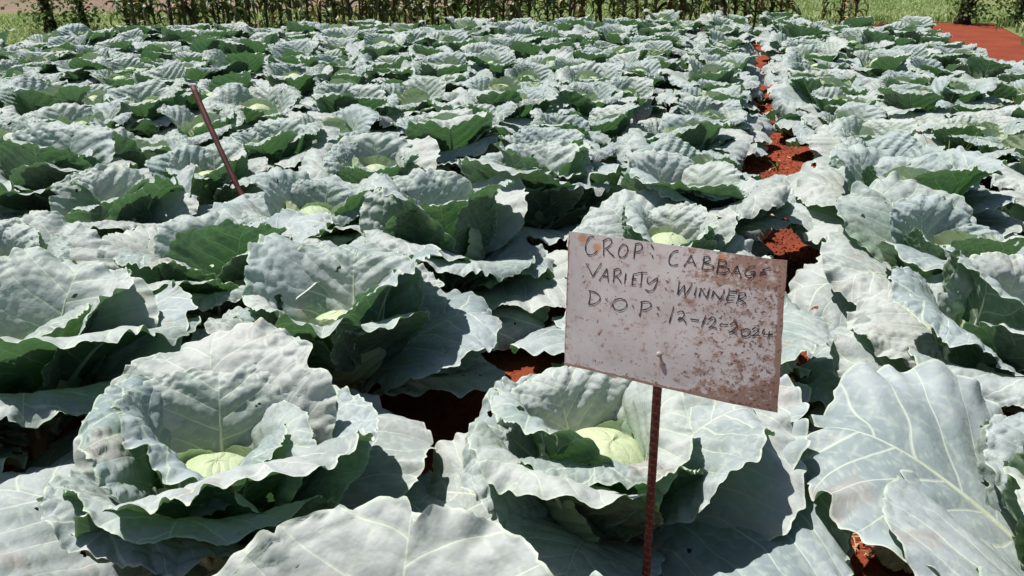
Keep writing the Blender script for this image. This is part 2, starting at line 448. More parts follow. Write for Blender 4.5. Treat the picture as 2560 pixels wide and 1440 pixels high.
    data = np.zeros((len(V) + len(rv), 5)); data[:len(V)] = np.stack([bloom, wobv, netv, blem, np.where(ap < 2.6, r, 0)], -1).reshape(-1, 5)
    V = np.concatenate(verts); uvs = np.concatenate(uvs)
    me = mesh_from(name, V, faces, [mat, M_RIB], True, mi, uvs, data)
    return me

rng = random.Random(4)
POOL = {'outer': [], 'mid': [], 'wrap': [], 'inner': [], 'drape': [], 'midlow': []}
for k in range(15):
    d = rng.uniform(-14, 10)
    POOL['outer'].append(leaf_mesh('outer_leaf', 100 + k, rng.uniform(.43, .50), rng.uniform(1.0, 1.14), [46 + d * .4, 34 + d, 18 + d * 1.2, (-20 if k % 3 == 0 else 4) + d * 1.5], (.5 + rng.random(), rng.uniform(-.8, 1.4)),
                                   ruffle=rng.uniform(.04, .07), blister=.0045, crinkle=.003, flare=rng.uniform(0, .16), tears=2, mat=M_OUTER, twist=rng.uniform(-.3, .3)))
for k in range(13):
    d = rng.uniform(-12, 12)
    POOL['mid'].append(leaf_mesh('frame_leaf', 200 + k, rng.uniform(.38, .44), rng.uniform(1.05, 1.2), [66, 54 + d, 38 + d, (-14 if k % 2 else 14) + d * 1.6], (2.0, rng.uniform(.4, 1.8)),
                                 ruffle=rng.uniform(.04, .065), blister=.005, crinkle=.005, pucker=.006, flare=rng.uniform(.10, .38), tears=1, mat=M_OUTER if k % 3 else M_WRAP, twist=rng.uniform(-.25, .25)))
for k in range(13):
    d = rng.uniform(-10, 10)
    POOL['wrap'].append(leaf_mesh('wrapper_leaf', 300 + k, rng.uniform(.31, .37), rng.uniform(1.1, 1.28), [52, 78 + d, 78 + d, 34 + d * 2.2], (3.8, rng.uniform(2.2, 3.6)),
                                  ruffle=rng.uniform(.028, .045), blister=.006, crinkle=.006, pucker=.0062, flare=rng.uniform(.2, .55), tears=1, mat=M_WRAP, twist=rng.uniform(-.2, .2)))
for k in range(7):
    d = rng.uniform(-10, 10)
    POOL['inner'].append(leaf_mesh('inner_leaf', 400 + k, rng.uniform(.235, .27), rng.uniform(1.1, 1.25), [8, 56 + d * .4, 96 + d * .5, 118 + d], (7.0, 6.4),
                                   ruffle=.012, blister=.004, crinkle=.002, pucker=.0015, flare=.16, tears=0, holes=0, n=44, mat=M_INNER, rib=.008))

for k in range(9):      # reclining outer leaves of the plants further back
    d = rng.uniform(-9, 9)
    POOL['drape'].append(leaf_mesh('outer_leaf', 500 + k, rng.uniform(.40, .46), rng.uniform(1.02, 1.16), [42, 24 + d, 0 + d, -34 + d], (.4, rng.uniform(-2.0, .3)),
                                   ruffle=rng.uniform(.045, .075), blister=.0045, crinkle=.004, flare=rng.uniform(.1, .3), tears=2, n=64, mat=M_OUTER, twist=rng.uniform(-.3, .3)))
    POOL['midlow'].append(leaf_mesh('frame_leaf', 600 + k, rng.uniform(.36, .42), rng.uniform(1.05, 1.2), [62, 46 + d, 20 + d, -26 + d * 1.4], (1.6, rng.uniform(-.6, 1.0)),
                                    ruffle=rng.uniform(.045, .075), blister=.005, crinkle=.005, pucker=.006, flare=rng.uniform(.2, .5), tears=1, n=64, mat=M_OUTER, twist=rng.uniform(-.25, .25)))

def head_mesh(name, seed):
    nu, nv = 48, 28
    V = []; U = []; Fc = []
    for j in range(nv + 1):
        t = math.pi * j / nv
        for i in range(nu):
            p = 2 * math.pi * i / nu
            # three wrapped leaves: spiral steps in the radius
            s = ((p / (2 * math.pi) * 3 + t * .55 + seed * .31) % 1.0)
            rr = .112 * (1 + .075 * s ** 3 * math.sin(t) + .03 * float(vnoise(math.cos(p) * 2 + seed, math.sin(p) * 2 + t, seed)))
            V.append((rr * math.sin(t) * math.cos(p), rr * math.sin(t) * math.sin(p), -rr * .9 * math.cos(t)))
            U.append((.5 + .45 * math.sin(p), j / nv))
    for j in range(nv):
        for i in range(nu):
            i2 = (i + 1) % nu
            Fc.append((j * nu + i, j * nu + i2, (j + 1) * nu + i2, (j + 1) * nu + i))
    A_ = np.array(V) * 20
    data = np.stack([.5 + .5 * fbm(A_[:, 0] + A_[:, 2], A_[:, 1], seed), .5 + .5 * fbm(A_[:, 0], A_[:, 1] + A_[:, 2], seed + 4), 0 * A_[:, 0], 0 * A_[:, 0], 0 * A_[:, 0]], -1)
    return mesh_from(name, V, Fc, [M_HEAD], True, None, U, data)
HEADS = [head_mesh('cabbage_head', s) for s in range(4)]
_sv, _sf = tube([(0, 0, -.05), (0, 0, .03), (.005, 0, .10), (0, 0, .19)], [.024, .022, .03, .045], 10)
STEM = mesh_from('cabbage_stem', _sv, _sf, [M_STEM])

def add_leaf(root, mesh, az, r0, z0, tilt=0.0, roll=0.0, sc=1.0, label=None):
    a = R(az)
    o = link('leaf', mesh, root, (math.sin(a) * r0, math.cos(a) * r0, z0), (R(tilt), R(roll), -a), (sc, sc, sc))
    if label: o['label'] = label
    return o

def cabbage(a, b, seed, label, size=1.0, recipe=None, tilt=(0, 0), skip=(), openness=0.0, head=True, extra=(), inner=4, far=0.0):
    """recipe = list of (pool, index, azimuth, tilt, scale) that replaces the random leaves; skip = azimuth ranges without outer leaves"""
    rr = random.Random(seed)
    p = field(a, b)
    root = link('cabbage', None, None, p, (R(tilt[0]), R(tilt[1]), 0), (size, size, size))
    root.empty_display_size = .1
    tag(root, label, 'cabbage', 'cabbages planted in rows')
    link('stem', STEM, root)
    h = link('head', rr.choice(HEADS), root, (0, 0, .232), (rr.uniform(-.2, .2), rr.uniform(-.2, .2), rr.uniform(0, 6)))
    s = rr.uniform(.80, .95) * (1 - .22 * far); h.scale = (s, s, s)
    if recipe is not None:
        for pool, i, az, ti, sc in recipe:
            r0, z0 = {'outer': (.02, .07), 'mid': (.03, .105), 'wrap': (.035, .13), 'inner': (.012, .118)}[pool]
            add_leaf(root, POOL[pool][i % len(POOL[pool])], az, r0, z0, ti, rr.uniform(-6, 6), sc)
        return root
    for pool, i, ea, ti, sc in extra:
        r0, z0 = {'outer': (.02, .07), 'mid': (.03, .105), 'wrap': (.035, .13), 'inner': (.012, .118)}[pool]
        add_leaf(root, POOL[pool][i % len(POOL[pool])], ea, r0, z0, ti, rr.uniform(-6, 6), sc)
    az = rr.uniform(0, 360)
    plan = [('inner', 4, .012, .118), ('wrap', 5, .035, .13), ('mid', 5, .03, .105), ('outer', 8, .02, .07)]
    for pool, cnt, r0, z0 in plan:
        if pool == 'wrap': cnt = rr.choice((4, 5, 5))
        if pool == 'inner': cnt = inner
        if pool == 'outer': cnt = rr.choice((7, 8, 8))
        start = rr.uniform(0, 360)
        for k in range(cnt):
            # even spread with jitter so that a rosette has no large hole
            az = start + 360.0 * k / cnt + rr.uniform(-20, 20)
            if any(lo <= (az % 360) <= hi for lo, hi in skip) and pool in ('outer', 'mid'): continue
            ti = {'inner': rr.uniform(-10, 0), 'wrap': rr.uniform(-10, 8) - openness, 'mid': rr.uniform(-12, 14) - openness, 'outer': rr.uniform(-14, 14) - max(0, openness) * .45}[pool]
            use = {'outer': 'drape', 'mid': 'midlow'}.get(pool, pool) if rr.random() < far else pool
            add_leaf(root, rr.choice(POOL[use]), az, r0, z0 + rr.uniform(-.012, .012), ti, rr.uniform(-12, 12), rr.uniform(.84, 1.12))
    return root

# ------------------------------------------------------------------ the field: row by row
ORD = ['first', 'second', 'third', 'fourth', 'fifth', 'sixth', 'seventh', 'eighth', 'ninth', 'tenth', 'eleventh', 'twelfth', 'thirteenth', 'fourteenth', 'fifteenth', 'sixteenth', 'seventeenth', 'eighteenth', 'nineteenth', 'twentieth', 'twenty-first', 'twenty-second', 'twenty-third', 'twenty-fourth', 'twenty-fifth', 'twenty-sixth', 'twenty-seventh', 'twenty-eighth', 'twenty-ninth', 'thirtieth']
def in_view(p, margin=.62):
    # inside the wedge of ground the photograph shows, plus one plant's reach
    if p.y < .35: return False
    half = (p.y * .92 + .55) * .65
    return abs(p.x) < half + margin
ROWS = {   # row number (positive = left of the furrow, negative = right) : (b, hand-set places along the row, start of the regular spacing)
    1: (-.16, [(.62, -.36), (1.53, -.19), (2.42, -.09), (3.10, -.16), (3.70, -.11), (4.40, -.17), (5.35, -.22)], 6.05),
    2: (-1.00, [(.20, -1.40), (1.20, -1.00), (1.98, -1.06), (2.84, -1.03), (3.63, -.84), (4.40, -.96)], 5.1),
    3: (-1.77, [(.95, -1.95), (1.52, -1.83), (2.28, -1.72), (3.07, -1.75), (3.81, -1.77), (4.72, -1.67)], 5.4),
    -1: (.94, [(.75, .95), (1.52, .88), (2.44, .87), (3.19, .88), (3.92, .86), (4.61, .93), (5.53, 1.00)], 6.25),
}
for k in range(4, 14): ROWS[k] = (-1.77 - .82 * (k - 3), [], 1.0 + .37 * (k % 3))
ROWS[-2] = (1.76, [], 2.0); ROWS[-3] = (2.64, [], 3.0)
HERO = {}
# near plants set by hand: where their large leaves stand
HERO = {
    (2, 1.2): dict(seed=77, size=1.24, skip=[(115, 225), (235, 340)], openness=2, tilt=(0, 2), label='large open cabbage at the lower left showing its pale round head',
                    extra=[('wrap', 2, 172, -14, 1.1), ('mid', 4, 138, 4, 1.0), ('outer', 3, 272, -12, 1.08), ('outer', 7, 320, -4, 1.0), ('mid', 7, 200, 0, .95)]),
    (1, 1.53): dict(seed=41, size=1.20, skip=[(122, 240)], openness=4, tilt=(0, 0), label='cabbage right behind the sign stake with a pale yellow heart',
                    inner=3, extra=[('wrap', 5, 215, -16, 1.0), ('outer', 6, 98, 4, 1.1), ('mid', 1, 200, -20, .72)]),
    (1, .62): dict(seed=15, size=1.23, label='nearest cabbage, only its broad leaf tops showing at the bottom edge', extra=[('outer', 8, 12, 18, 1.15), ('outer', 2, 335, 12, 1.0)]),
    (-1, 1.52): dict(seed=23, size=1.27, label='cabbage at the right edge with a big leaf beside the furrow', skip=[(255, 345)], extra=[('outer', 9, 305, 10, 1.22), ('outer', 1, 255, -4, 1.0)]),
    (2, 1.98): dict(seed=31, size=1.23, skip=[(130, 215)], extra=[('mid', 6, 165, -8, .95), ('outer', 12, 80, 14, 1.05)], label='cabbage with a tall green front leaf, left of the sign board'),
    (3, 2.28): dict(seed=52, size=1.23, skip=[(140, 210)], extra=[('wrap', 8, 160, -24, .95), ('mid', 9, 205, -10, .9), ('outer', 5, 285, 26, .95)], inner=3, label='cabbage standing just in front of the leaning dark stake'),
    (3, 1.52): dict(seed=56, size=1.23, inner=3, label='cabbage cut by the left edge, beside the large lower left one', skip=[(120, 200)], extra=[('mid', 3, 150, -12, 1.0)]),
    (3, 3.07): dict(seed=61, size=1.16, skip=[(130, 210)], extra=[('mid', 2, 165, -6, .95)], label='cabbage just right of the leaning dark stake'),
    (1, 3.7): dict(seed=68, size=1.23, skip=[(160, 240)], extra=[('mid', 10, 205, -6, 1.0), ('wrap', 3, 165, -14, 1.0)], label='cabbage directly above the sign board beside the furrow'),
    (2, 3.63): dict(seed=70, size=1.23, skip=[(150, 200)], extra=[('wrap', 6, 170, -14, 1.0)]),
    (-1, 3.19): dict(seed=81, size=1.23, skip=[(170, 240)], extra=[('mid', 11, 205, -4, 1.0)], label='cabbage right of the furrow with one broad dark green front leaf'),
    (-1, 2.44): dict(inner=3, size=1.22, skip=[(150, 230)], extra=[('mid', 5, 200, -8, 1.0)]),
}
LINE_CROP = [
 [(0.126,0.017),(0.111,0.015),(0.098,0.038),(0.088,0.083),(0.090,0.123),(0.101,0.148),(0.118,0.149),(0.134,0.136),(0.149,0.111)],
 [(0.176,0.033),(0.179,0.089),(0.181,0.142)],
 [(0.172,0.038),(0.198,0.015),(0.215,0.022),(0.216,0.047),(0.201,0.075),(0.181,0.092)],
 [(0.190,0.084),(0.212,0.112),(0.233,0.137)],
 [(0.271,0.046),(0.258,0.073),(0.254,0.109),(0.263,0.131),(0.279,0.131),(0.295,0.105),(0.299,0.069),(0.291,0.046),(0.275,0.040),(0.266,0.055)],
 [(0.336,0.021),(0.333,0.072),(0.331,0.132)],
 [(0.333,0.028),(0.353,0.017),(0.366,0.028),(0.366,0.054),(0.351,0.076),(0.335,0.084)],
 [(0.410,0.018),(0.420,0.037)],
 [(0.418,0.089),(0.420,0.099)],
 [(0.537,0.030),(0.517,0.042),(0.503,0.068),(0.497,0.100),(0.501,0.128),(0.518,0.136),(0.540,0.125)],
 [(0.596,0.051),(0.580,0.097),(0.567,0.133)],
 [(0.596,0.051),(0.608,0.086),(0.622,0.121)],
 [(0.580,0.095),(0.596,0.098),(0.614,0.094)],
 [(0.654,0.043),(0.652,0.090),(0.647,0.134)],
 [(0.656,0.044),(0.677,0.047),(0.680,0.064),(0.664,0.080),(0.654,0.086)],
 [(0.654,0.086),(0.682,0.093),(0.698,0.103),(0.689,0.124),(0.665,0.132),(0.648,0.133)],
 [(0.720,0.049),(0.717,0.094),(0.713,0.142)],
 [(0.720,0.052),(0.744,0.053),(0.751,0.068),(0.739,0.088),(0.719,0.096)],
 [(0.719,0.096),(0.749,0.095),(0.766,0.107),(0.757,0.127),(0.733,0.139),(0.713,0.142)],
 [(0.798,0.076),(0.786,0.111),(0.777,0.138)],
 [(0.798,0.076),(0.809,0.115),(0.818,0.150)],
 [(0.786,0.114),(0.800,0.117),(0.810,0.113)],
 [(0.874,0.061),(0.851,0.072),(0.835,0.100),(0.833,0.125),(0.848,0.131),(0.865,0.118),(0.874,0.100)],
 [(0.855,0.105),(0.875,0.100),(0.863,0.139),(0.854,0.150)],
 [(0.912,0.074),(0.901,0.094),(0.893,0.118)],
 [(0.903,0.078),(0.928,0.065)],
 [(0.895,0.098),(0.921,0.096)],
]
LINE_VARIETY = [
 [(0.095,0.218),(0.115,0.260),(0.132,0.304)],
 [(0.173,0.196),(0.153,0.246),(0.132,0.304)],
 [(0.202,0.230),(0.184,0.279),(0.166,0.327)],
 [(0.202,0.230),(0.208,0.273),(0.213,0.323)],
 [(0.182,0.287),(0.210,0.286)],
 [(0.239,0.233),(0.239,0.281),(0.238,0.321)],
 [(0.236,0.232),(0.258,0.217),(0.272,0.229),(0.266,0.255),(0.243,0.280)],
 [(0.253,0.273),(0.267,0.294),(0.278,0.314)],
 [(0.298,0.238),(0.295,0.283),(0.293,0.318)],
 [(0.334,0.237),(0.331,0.279),(0.330,0.316)],
 [(0.334,0.237),(0.354,0.233)],
 [(0.332,0.274),(0.350,0.269)],
 [(0.330,0.316),(0.349,0.311)],
 [(0.354,0.223),(0.400,0.212)],
 [(0.375,0.220),(0.374,0.269),(0.373,0.311)],
 [(0.403,0.248),(0.402,0.277),(0.413,0.284),(0.432,0.260),(0.450,0.236)],
 [(0.450,0.236),(0.446,0.281),(0.434,0.323),(0.415,0.340),(0.394,0.333)],
 [(0.492,0.249),(0.497,0.251)],
 [(0.489,0.302),(0.494,0.304)],
 [(0.551,0.235),(0.550,0.280),(0.548,0.328)],
 [(0.548,0.328),(0.562,0.291),(0.576,0.259)],
 [(0.576,0.259),(0.578,0.297),(0.581,0.330)],
 [(0.581,0.330),(0.594,0.293),(0.611,0.241)],
 [(0.630,0.256),(0.627,0.289),(0.622,0.319)],
 [(0.651,0.260),(0.647,0.294),(0.643,0.323)],
 [(0.651,0.260),(0.666,0.294),(0.679,0.321)],
 [(0.679,0.321),(0.684,0.280),(0.688,0.246)],
 [(0.704,0.265),(0.703,0.294),(0.698,0.319)],
 [(0.704,0.265),(0.721,0.290),(0.737,0.318)],
 [(0.737,0.318),(0.746,0.283),(0.752,0.244)],
 [(0.773,0.248),(0.769,0.282),(0.763,0.314)],
 [(0.774,0.248),(0.806,0.248)],
 [(0.770,0.279),(0.798,0.275)],
 [(0.763,0.314),(0.794,0.306)],
 [(0.815,0.256),(0.812,0.294),(0.806,0.328)],
 [(0.815,0.256),(0.835,0.244),(0.842,0.257),(0.831,0.280),(0.814,0.294)],
 [(0.821,0.292),(0.834,0.302),(0.847,0.315)],
]
LINE_DATE = [
 [(0.120,0.406),(0.123,0.456),(0.118,0.512)],
 [(0.115,0.410),(0.152,0.415),(0.174,0.438),(0.172,0.469),(0.148,0.498),(0.118,0.512)],
 [(0.205,0.448),(0.210,0.452)],
 [(0.279,0.426),(0.252,0.443),(0.241,0.476),(0.251,0.504),(0.275,0.513),(0.299,0.494),(0.311,0.463),(0.303,0.435),(0.279,0.426)],
 [(0.339,0.466),(0.343,0.469)],
 [(0.382,0.420),(0.380,0.475),(0.375,0.530)],
 [(0.375,0.427),(0.408,0.413),(0.427,0.428),(0.422,0.453),(0.400,0.474),(0.378,0.483)],
 [(0.458,0.442),(0.462,0.447)],
 [(0.460,0.487),(0.463,0.491)],
 [(0.533,0.416),(0.525,0.474),(0.516,0.535)],
 [(0.550,0.453),(0.571,0.438),(0.583,0.454),(0.576,0.484),(0.555,0.507)],
 [(0.555,0.507),(0.564,0.485),(0.580,0.493),(0.594,0.518)],
 [(0.611,0.482),(0.650,0.480)],
 [(0.679,0.437),(0.670,0.482),(0.662,0.525)],
 [(0.691,0.467),(0.706,0.442),(0.720,0.449),(0.716,0.479),(0.694,0.521)],
 [(0.694,0.521),(0.708,0.507),(0.730,0.513)],
 [(0.742,0.481),(0.777,0.473)],
 [(0.785,0.474),(0.799,0.452),(0.815,0.464),(0.809,0.492),(0.782,0.528)],
 [(0.782,0.528),(0.798,0.515),(0.819,0.530)],
 [(0.854,0.479),(0.837,0.496),(0.835,0.524),(0.851,0.532),(0.867,0.515),(0.871,0.486),(0.854,0.479)],
 [(0.878,0.481),(0.890,0.463),(0.903,0.472),(0.897,0.494),(0.878,0.522)],
 [(0.878,0.522),(0.894,0.511),(0.912,0.510)],
 [(0.929,0.460),(0.922,0.494),(0.964,0.486)],
 [(0.949,0.468),(0.948,0.500),(0.944,0.526)],
]
fr = random.Random(11)
n_cab = 0
for row, (b0, fixed, start) in ROWS.items():
    places = list(fixed)
    a = start
    while a < a_max(b0):
        zig = (.15 if len(places) % 2 else -.15) if a > 5.5 and abs(row) > 1 else 0
        toward = {1: .07, -1: -.07}.get(row, 0)
        places.append((a + fr.uniform(-.09, .09), b0 + zig + toward + fr.uniform(-.08, .08)))
        a += fr.uniform(.66, .78) - .15 * min(1, max(0, (a - 4) / 2))
    side = 'left' if row > 0 else 'right'
    k = 0
    for a, b in places:
        p = field(a, b)
        if not in_view(p): continue
        k += 1
        hero = HERO.get((row, round(a, 2)))
        seed = abs(row) * 1000 + k * 7 + (500 if row < 0 else 0)
        far = min(1, max(0, (a - 1.5) / 2.0)) * .92
        kw = dict(far=far, size=fr.uniform(1.08, 1.38) - .14 * min(1, max(0, (a - 3.5) / 3)), tilt=(fr.uniform(-5, 5), fr.uniform(-5, 5)), openness=fr.uniform(-5, 6) + 25 * min(1, max(0, (a - 1.6) / 4)))
        label = f"waxy blue-green cabbage, {ORD[k - 1]} from the front in the {ORD[abs(row) - 1]} row {side} of the furrow"
        if hero:
            label = hero.pop('label', label); seed = hero.pop('seed', seed); kw.update(hero)
        if abs(row) == 1 and 1.8 < a < 9 and fr.random() < (.5 if a < 3.3 else .42):      # low leaves that reach over the furrow
            az = 105 if row > 0 else 285
            kw['extra'] = list(kw.get('extra', ())) + [('outer', k * 3, az + fr.uniform(-26, -6), fr.uniform(-10, 2), fr.uniform(.85, 1.0))]
        kw.setdefault('inner', fr.choice((3, 4, 4)) if a < 5 else 4)
        cabbage(a, b, seed, label, **kw)
        n_cab += 1
print('cabbages', n_cab)

# ------------------------------------------------------------------ sign board on its bar
C00, C10, C11, C01 = (Vector(v) for v in ((.1077, 1.3883, .9253), (.4426, 1.1843, .9448), (.4332, 1.1099, .7043), (.0982, 1.3139, .6847)))
BN = (C10 - C00).cross(C00 - C01).normalized()          # towards the camera
if BN.y > 0: BN = -BN
def board(u, v, d=0.0):
    p = C00 * (1 - u) * (1 - v) + C10 * u * (1 - v) + C11 * u * v + C01 * (1 - u) * v
    bow = .004 * math.sin(math.pi * u) * math.sin(math.pi * v) - .010 * max(0, u - .8) * 5 * v * v + .005 * max(0, .12 - u) * 8 * (1 - v) + .0012 * float(vnoise(u * 5, v * 4, 3))
    return p + BN * (bow + d)

def board_material():
    g = NT('rusted_white_sheet')
    uv = g.n('ShaderNodeTexCoord').outputs['UV']
    sep = g.n('ShaderNodeSeparateXYZ'); g.put(sep.inputs[0], uv)
    u, v = sep.outputs[0], sep.outputs[1]
    sc = g.n('ShaderNodeMapping'); g.put(sc.inputs[0], uv); sc.inputs['Scale'].default_value = (1.57, 1, 1)
    p = sc.outputs[0]
    n1 = g.noise(p, 3.0, 5, 0.6); n2 = g.noise(p, 9, 6, 0.7); n3 = g.noise(p, 20, 5, 0.65); n4 = g.noise(p, 44, 3, 0.55)
    col = g.mix(g.step(n1, .3, .7), (0.63, 0.61, 0.60), (0.54, 0.505, 0.49))
    col = g.mix(g.math('MULTIPLY', g.step(n2, .45, .7), .35), col, (0.42, 0.31, 0.28))
    # where rust gathers: right side, lower right corner, upper right, bottom edge
    right = g.step(u, .35, 1.0)
    corner = g.math('MULTIPLY', g.step(u, .5, .95), g.step(v, .72, 1.0))
    upper = g.math('MULTIPLY', g.step(u, .55, .8), g.step(v, 0.0, .35, 1.0, 0.0))
    rim = g.math('MAXIMUM', g.math('MAXIMUM', g.step(u, .965, 1.0), g.step(v, .965, 1.0)), g.math('MULTIPLY', g.step(u, .0, .012, 1.0, 0.0), .5))
    heap = g.math('ADD', g.math('ADD', .045, g.math('MULTIPLY', right, .062)), g.math('ADD', g.math('MULTIPLY', corner, .16), g.math('ADD', g.math('MULTIPLY', upper, .10), g.math('MULTIPLY', rim, .30))))
    blot = g.step(g.math('ADD', g.math('ADD', g.math('MULTIPLY', n2, .6), g.math('MULTIPLY', n3, .4)), heap), .575, .70)
    spots = g.step(g.math('ADD', g.math('ADD', g.math('MULTIPLY', n3, .45), g.math('MULTIPLY', n4, .55)), g.math('MULTIPLY', g.math('ADD', right, g.math('MULTIPLY', n1, .8)), .055)), .595, .665)
    rust = g.mix(g.noise(p, 20, 3), (0.20, 0.10, 0.07), (0.36, 0.19, 0.12))
    col = g.mix(g.math('MULTIPLY', blot, .8), col, rust)
    col = g.mix(g.math('MULTIPLY', spots, .85), col, (0.15, 0.085, 0.07))
    # orange stains beside the first letters
    def stain(cu, cv, rad):
        d = g.math('SQRT', g.math('ADD', g.math('POWER', g.math('MULTIPLY', g.math('SUBTRACT', u, cu), 1.57), 2.0), g.math('POWER', g.math('SUBTRACT', v, cv), 2.0)))
        return g.step(g.math('ADD', d, g.math('MULTIPLY', g.math('SUBTRACT', n2, .5), .06)), rad * .4, rad, 1.0, 0.0)
    st = g.math('MAXIMUM', stain(.072, .04, .05), g.math('MAXIMUM', stain(.145, .095, .045), g.math('MAXIMUM', stain(.735, .04, .03), g.math('MULTIPLY', g.step(g.math('ABSOLUTE', g.math('SUBTRACT', u, .483)), .002, .010, 1.0, 0.0), g.math('MULTIPLY', g.step(v, .77, .79), g.step(v, .84, .97, .7, 0.0))))))
    col = g.mix(g.math('MULTIPLY', st, .75), col, (0.55, 0.24, 0.09))
    rough = g.math('ADD', .42, g.math('MULTIPLY', g.math('MAXIMUM', blot, spots), .4))
    nrm = g.bump(g.math('ADD', g.math('MULTIPLY', n2, .6), g.math('MULTIPLY', g.math('MAXIMUM', blot, spots), .5)), .3, .002)
    return g.done(g.bsdf(col, rough, .35, nrm).outputs[0])
M_BOARD = board_material()

sroot = link('field_sign', None, None, (.279, 1.2520, 0))
tag(sroot, 'rusty white metal sign with handwritten crop details on a rebar stake', 'sign')
so = Vector(sroot.location)
nu, nv = 44, 30
V = []; U = []; Fc = []
for d in (0, -.0022):
    for j in range(nv + 1):
        for i in range(nu + 1):
            u = i / nu; v = j / nv
            ue = u; ve = v
            if i in (0, nu) or j in (0, nv):   # hand-cut edge, not quite straight
                ue += .0022 * float(vnoise(v * 14, u * 14, 31)); ve += .003 * float(vnoise(u * 14, v * 14, 37))
            V.append(board(ue, ve, d) - so); U.append((u, v))
W1 = nu + 1; N1 = W1 * (nv + 1)
for j in range(nv):
    for i in range(nu):
        q = j * W1 + i
        Fc.append((q, q + W1, q + W1 + 1, q + 1)); Fc.append((N1 + q, N1 + q + 1, N1 + q + W1 + 1, N1 + q + W1))
ring = [i for i in range(nu)] + [j * W1 + nu for j in range(nv)] + [nv * W1 + i for i in range(nu, 0, -1)] + [j * W1 for j in range(nv, 0, -1)]
for k in range(len(ring)):
    p_, q_ = ring[k], ring[(k + 1) % len(ring)]
    Fc.append((p_, q_, N1 + q_, N1 + p_))
link('sign_board', mesh_from('sign_board', V, Fc, [M_BOARD], False, None, U), sroot)['label'] = 'rust-speckled pinkish white metal sheet'

def catmull(pts, m=5):
    if len(pts) < 3: return [Vector(p) for p in pts]
    P = [Vector(pts[0])] + [Vector(p) for p in pts] + [Vector(pts[-1])]
    out = []
    for i in range(1, len(P) - 2):
        for k in range(m):
            t = k / m
            out.append(.5 * ((2 * P[i]) + (-P[i - 1] + P[i + 1]) * t + (2 * P[i - 1] - 5 * P[i] + 4 * P[i + 1] - P[i + 2]) * t * t + (-P[i - 1] + 3 * P[i] - 3 * P[i + 1] + P[i + 2]) * t ** 3))
    out.append(P[-2]); return out
def lettering(strokes, seed, label):
    V = []; Fc = []
    rs = random.Random(seed)
    for s in strokes:
        if len(s) == 2 and abs(s[0][0] - s[1][0]) < .012 and abs(s[0][1] - s[1][1]) < .03:
            s = [(s[0][0] - .003, s[0][1] - .004), (s[1][0] + .003, s[1][1] + .004)]
        pts = catmull([(u, v, 0) for u, v in s])
        ph = rs.uniform(0, 9)
        b0 = len(V)
        for i, q in enumerate(pts):
            d = pts[min(i + 1, len(pts) - 1)] - pts[max(i - 1, 0)]
            d = Vector((d.x * .392, d.y * .252, 0)); d = d.normalized() if d.length > 1e-7 else Vector((1, 0, 0))
            w = .00090 * (1 + .25 * math.sin(i * .7 + ph))
            nx, ny = -d.y * w / .392, d.x * w / .252
            V.append(board(q.x + nx, q.y + ny, .0009) - so); V.append(board(q.x - nx, q.y - ny, .0009) - so)
        for i in range(len(pts) - 1):
            Fc.append((b0 + 2 * i, b0 + 2 * i + 1, b0 + 2 * i + 3, b0 + 2 * i + 2))
    o = link('lettering', mesh_from('lettering', V, Fc, [M_INK], False), sroot); o['label'] = label
lettering(LINE_CROP, 1, 'black handwritten line reading CROP : CABBAGE')
lettering(LINE_VARIETY, 2, 'black handwritten line reading VARIETY : WINNER')
lettering(LINE_DATE, 3, 'black handwritten line reading D.O.P : 12-12-2024')

# nail head through the board
nc = board(.481, .765, 0) - so
Vn = []; Fn = []
q = BN.to_track_quat('Z', 'Y')
for j, (rr, hh) in enumerate(((.0025, -.001), (.0025, .004), (.0052, .0042), (.0048, .0062), (.002, .0074))):
    for k in range(10):
        t = 2 * math.pi * k / 10
        Vn.append(nc + q @ Vector((rr * math.cos(t), rr * math.sin(t), hh)))
for j in range(4):
    for k in range(10):
        Fn.append((j * 10 + k, j * 10 + (k + 1) % 10, (j + 1) * 10 + (k + 1) % 10, (j + 1) * 10 + k))
Fn.append(tuple(40 + k for k in range(10)))
link('nail', mesh_from('nail', Vn, Fn, [M_NAIL]), sroot)

# ribbed bar
Vr = []; Fr_ = []
seg = 14; rings = 260; hb = .79
for j in range(rings + 1):
    z = -.12 + (hb + .12) * j / rings
    for k in range(seg):
        t = 2 * math.pi * k / seg
        rib = max(0, math.sin(z * 2 * math.pi / .0165 + t)) ** 3
        lon = max(0, math.cos(t * 1) ** 14, math.cos(t + math.pi) ** 14)
        rr = .0060 + .0030 * max(rib, lon * .8)
        lean = Vector((-.0150 * max(z, 0) / .74, 0.0 + .004 * math.sin(z * 4), z))
        Vr.append(lean + Vector((rr * math.cos(t), rr * math.sin(t), 0)))
for j in range(rings):
    for k in range(seg):
        Fr_.append((j * seg + k, j * seg + (k + 1) % seg, (j + 1) * seg + (k + 1) % seg, (j + 1) * seg + k))
mi_ = []
for j in range(rings):
    z = -.12 + (hb + .12) * (j + .5) / rings
    for k in range(seg):
        mi_.append(1 if max(0, math.sin(z * 2 * math.pi / .0165 + 2 * math.pi * (k + .5) / seg)) ** 3 > .45 else 0)
Fr_.append(tuple(rings * seg + k for k in range(seg))); mi_.append(0)
link('stake', mesh_from('stake', Vr, Fr_, [M_REBAR, M_REBARRIB], True, mi_), sroot)['label'] = 'ribbed rusty rebar'

